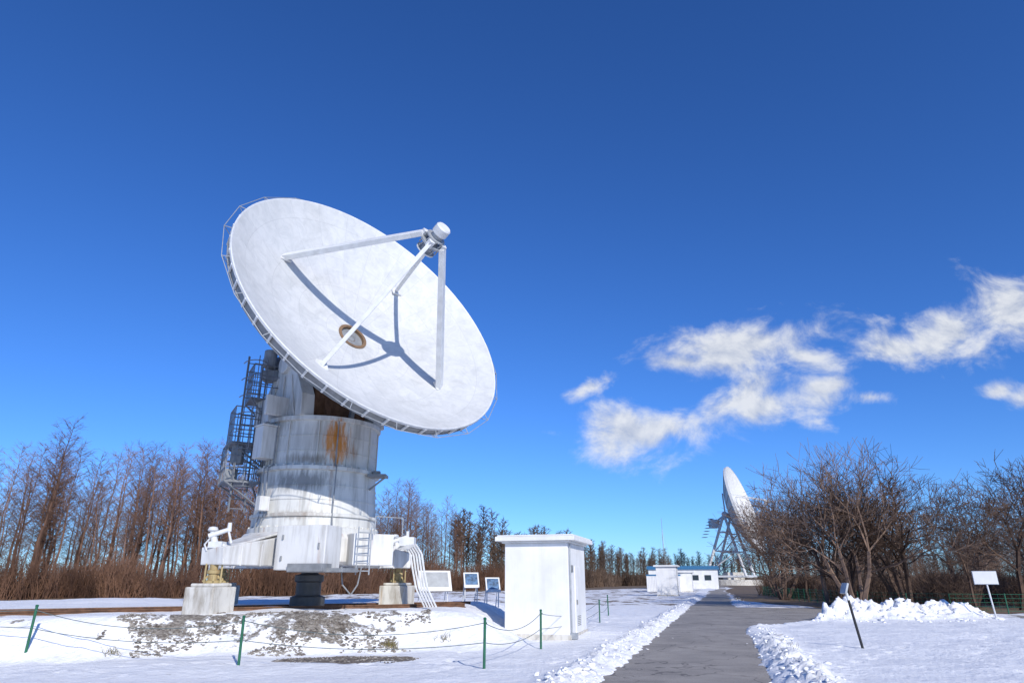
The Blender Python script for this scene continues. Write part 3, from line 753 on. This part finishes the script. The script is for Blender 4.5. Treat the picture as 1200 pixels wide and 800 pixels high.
for (x0,y0),(x1,y1) in zip(keys[:-1],keys[1:]):
    a=V(x0,y0,0);c=V(x1,y1,0);ln=(c-a).length;dr=(c-a).normalized();nr=V(-dr.y,dr.x,0)
    fr=x0>=-5
    sp_=2.4 if fr else 1.5
    for k in range(int(ln/sp_)):
        for row in range(3 if fr else 6):
            if random.random()<.15: continue
            q=a+dr*(k*sp_+R(-1.3,1.3))+nr*(row*3.2+R(-1.8,1.8)); s=R(.62,1.06)
            if q.y<52: continue
            cl=nz(q.x*.12,q.y*.12,40)
            if not fr and cl<-.28 and random.random()<.6: s*=.75
            if fr: inst(random.choice(LD),q.x,q.y,s*R(.85,1.1),DF,'distant_tree')
            elif random.random()<.14 and row<3: inst(random.choice(BT),q.x,q.y,s*.8,LF,'birch')
            else: inst(random.choice(LM),q.x,q.y,s,LF,'larch')
SF=empty('shrub_thicket')
for (x0,y0),(x1,y1) in zip(keys[:-1],keys[1:]):
    a=V(x0,y0,0);c=V(x1,y1,0);ln=(c-a).length;dr=(c-a).normalized();nr=V(-dr.y,dr.x,0)
    fr=x0>=-5; sp_=4.5 if fr else 1.7
    for k in range(int(ln/sp_)):
        for row in range(2 if fr else 3):
            q=a+dr*(k*sp_+R(-1.2,1.2))+nr*(row*3.0-6+R(-1.4,1.4)); s=R(.5,1.6)
            if fr: inst(random.choice(SD),q.x,q.y+6,R(.7,1.2),DF,'distant_bush')
            else: inst(random.choice(SM),q.x,q.y,s,SF,'shrub')
tr=[(15.6,47),(17.6,44),(20.2,41.5),(23.4,42.5),(26,40),(29.2,41.5),(32.2,40.5),(35.5,42),(39,41),(22,49),(26.5,48),(31,49),(36,49),(24,57),(29,58),(22.0,63),(27,67),(25.4,73),(30,80),(42,47),(21.2,45),(34,46),(40,52)]
for (x,y) in tr:
    if x<18: x+=3.5
    if LA(x,y)[0]<7.5 and y<80: x+=2
    o=bpy.data.objects.new('bare_tree',random.choice(DM)); scene.collection.objects.link(o); s=R(.92,1.27)
    o.location=(x,y,-.05); o.rotation_euler=(0,0,R(0,6.28)); o.scale=(s,s,s)
RS=empty('undergrowth')
for i in range(120):
    y=R(40,85); x=22.5+(y-40)*.16+R(0,26)*(1 if y<60 else .6)
    inst(random.choice(SMR),x,y,R(.6,1.1),RS,'bush')
RB=empty('distant_woodland')
for i in range(120):
    x=R(38,150);y=R(78,140)
    if x/y<.42: continue
    inst(random.choice(DM+LD[:1]),x,y,R(.8,1.15),RB,'distant_tree',)
# ------------------------------------------------------------------ world
S=Vector((.367,-.795,.482)).normalized()
w=bpy.data.worlds.new('World'); scene.world=w; w.use_nodes=True; nt=w.node_tree; nt.nodes.clear()
out=nt.nodes.new('ShaderNodeOutputWorld'); bg=nt.nodes.new('ShaderNodeBackground'); nt.links.new(bg.outputs[0],out.inputs[0])
sky=nt.nodes.new('ShaderNodeTexSky'); sky.sky_type='NISHITA'; sky.sun_disc=False
sky.sun_elevation=math.asin(S.z); sky.sun_rotation=math.atan2(S.x,S.y); sky.altitude=1300; sky.air_density=1.0; sky.dust_density=.6; sky.ozone_density=3.0
bg.inputs[1].default_value=.105
tc=nt.nodes.new('ShaderNodeTexCoord'); sx=nt.nodes.new('ShaderNodeSeparateXYZ'); nt.links.new(tc.outputs['Generated'],sx.inputs[0])
dx,dy,dz=sx.outputs
yc=math_(nt,'MAXIMUM',dy,.05); gx=math_(nt,'DIVIDE',dx,yc); gz=math_(nt,'DIVIDE',dz,yc)
gv_=nt.nodes.new('ShaderNodeCombineXYZ'); nt.links.new(gx,gv_.inputs[0]); nt.links.new(gz,gv_.inputs[1])
px=1/829
blobs=[(.385,.355,135,36,.12),(.345,.340,90,38,.3),(.269,.322,66,18,-.05),(.1815,.2075,80,44,.05),(.235,.222,86,32,.2),(.4025,.258,115,36,.12),(.345,.262,96,30,.5),(.47,.335,70,26,-.2),(.803,.4105,150,56,.42),(.70,.372,130,42,.3),(.62,.347,90,28,.1),(.113,.281,38,12,.4),(.756,.277,36,16,.2),(.80,.265,44,24,0),(.5556,.2676,34,13,.1),(.49,.285,50,16,.2)]
mx=None
for cx,cz,rx,rz_,ang in blobs:
    mp=nt.nodes.new('ShaderNodeMapping'); mp.vector_type='TEXTURE'; mp.inputs['Location'].default_value=(cx,cz,0); mp.inputs['Rotation'].default_value=(0,0,ang); mp.inputs['Scale'].default_value=(rx*px,rz_*px,1)
    nt.links.new(gv_.outputs[0],mp.inputs[0]); ln=nt.nodes.new('ShaderNodeVectorMath'); ln.operation='LENGTH'; nt.links.new(mp.outputs[0],ln.inputs[0])
    k=ln.outputs['Value']
    mx=k if mx is None else math_(nt,'SMOOTH_MIN',mx,k,.25)
mx=math_(nt,'MAXIMUM',math_(nt,'SUBTRACT',1.15,mx),-2.0)
cb=nt.nodes.new('ShaderNodeCombineXYZ'); nt.links.new(math_(nt,'MULTIPLY',gx,.75),cb.inputs[0]); nt.links.new(gz,cb.inputs[1])
n1=nnoise(nt,cb.outputs[0],13,8,.62,.35)
off=nt.nodes.new('ShaderNodeVectorMath'); off.operation='ADD'; off.inputs[1].default_value=(-.006,.014,0); nt.links.new(cb.outputs[0],off.inputs[0])
n2_=nnoise(nt,off.outputs[0],13,5,.6,.35)
dens=math_(nt,'ADD',math_(nt,'MULTIPLY',mx,.85),math_(nt,'MULTIPLY',math_(nt,'SUBTRACT',n1,.5),2.7))
al=nt.nodes.new('ShaderNodeMapRange'); al.interpolation_type='SMOOTHSTEP'; al.inputs[1].default_value=.0; al.inputs[2].default_value=.95; nt.links.new(dens,al.inputs[0])
front=math_(nt,'GREATER_THAN',dy,.06)
alpha=math_(nt,'MULTIPLY',math_(nt,'MULTIPLY',al.outputs[0],front),.90)
sh=math_(nt,'ADD',.66,math_(nt,'MULTIPLY',math_(nt,'SUBTRACT',n1,n2_),4.5),clamp=True)  # cloud shading put into the colour: upper edges brighter, undersides greyer
ccol=mixc(nt,sh,(4.9,5.4,6.5),(7.9,8.1,8.4))
hs=nt.nodes.new('ShaderNodeHueSaturation'); hs.inputs['Saturation'].default_value=1.13; nt.links.new(sky.outputs[0],hs.inputs['Color'])
graded=mixc(nt,1.0,hs.outputs[0],(.62,.98,1.56),'MULTIPLY')
nt.links.new(mixc(nt,alpha,graded,ccol),bg.inputs[0])
try:
    w.cycles.sampling_method='MANUAL'; w.cycles.sample_map_resolution=256
except Exception: pass
# ------------------------------------------------------------------ sun, camera
sl=bpy.data.lights.new('sun','SUN'); sl.energy=4.4; sl.angle=math.radians(.5); sl.color=(1,.95,.87)
so=bpy.data.objects.new('sun',sl); scene.collection.objects.link(so); so.rotation_euler=S.to_track_quat('Z','Y').to_euler(); so.location=S*50
cd=bpy.data.cameras.new('camera'); cd.lens=23.4; cd.sensor_width=36; cd.clip_end=8000
co_=bpy.data.objects.new('camera',cd); scene.collection.objects.link(co_); co_.location=(0,0,1.6); co_.rotation_euler=(math.radians(90+19.75),0,0)
scene.camera=co_
scene.view_settings.view_transform='Standard'; scene.view_settings.look='None'; scene.view_settings.exposure=0
print('INST',cnt[0])
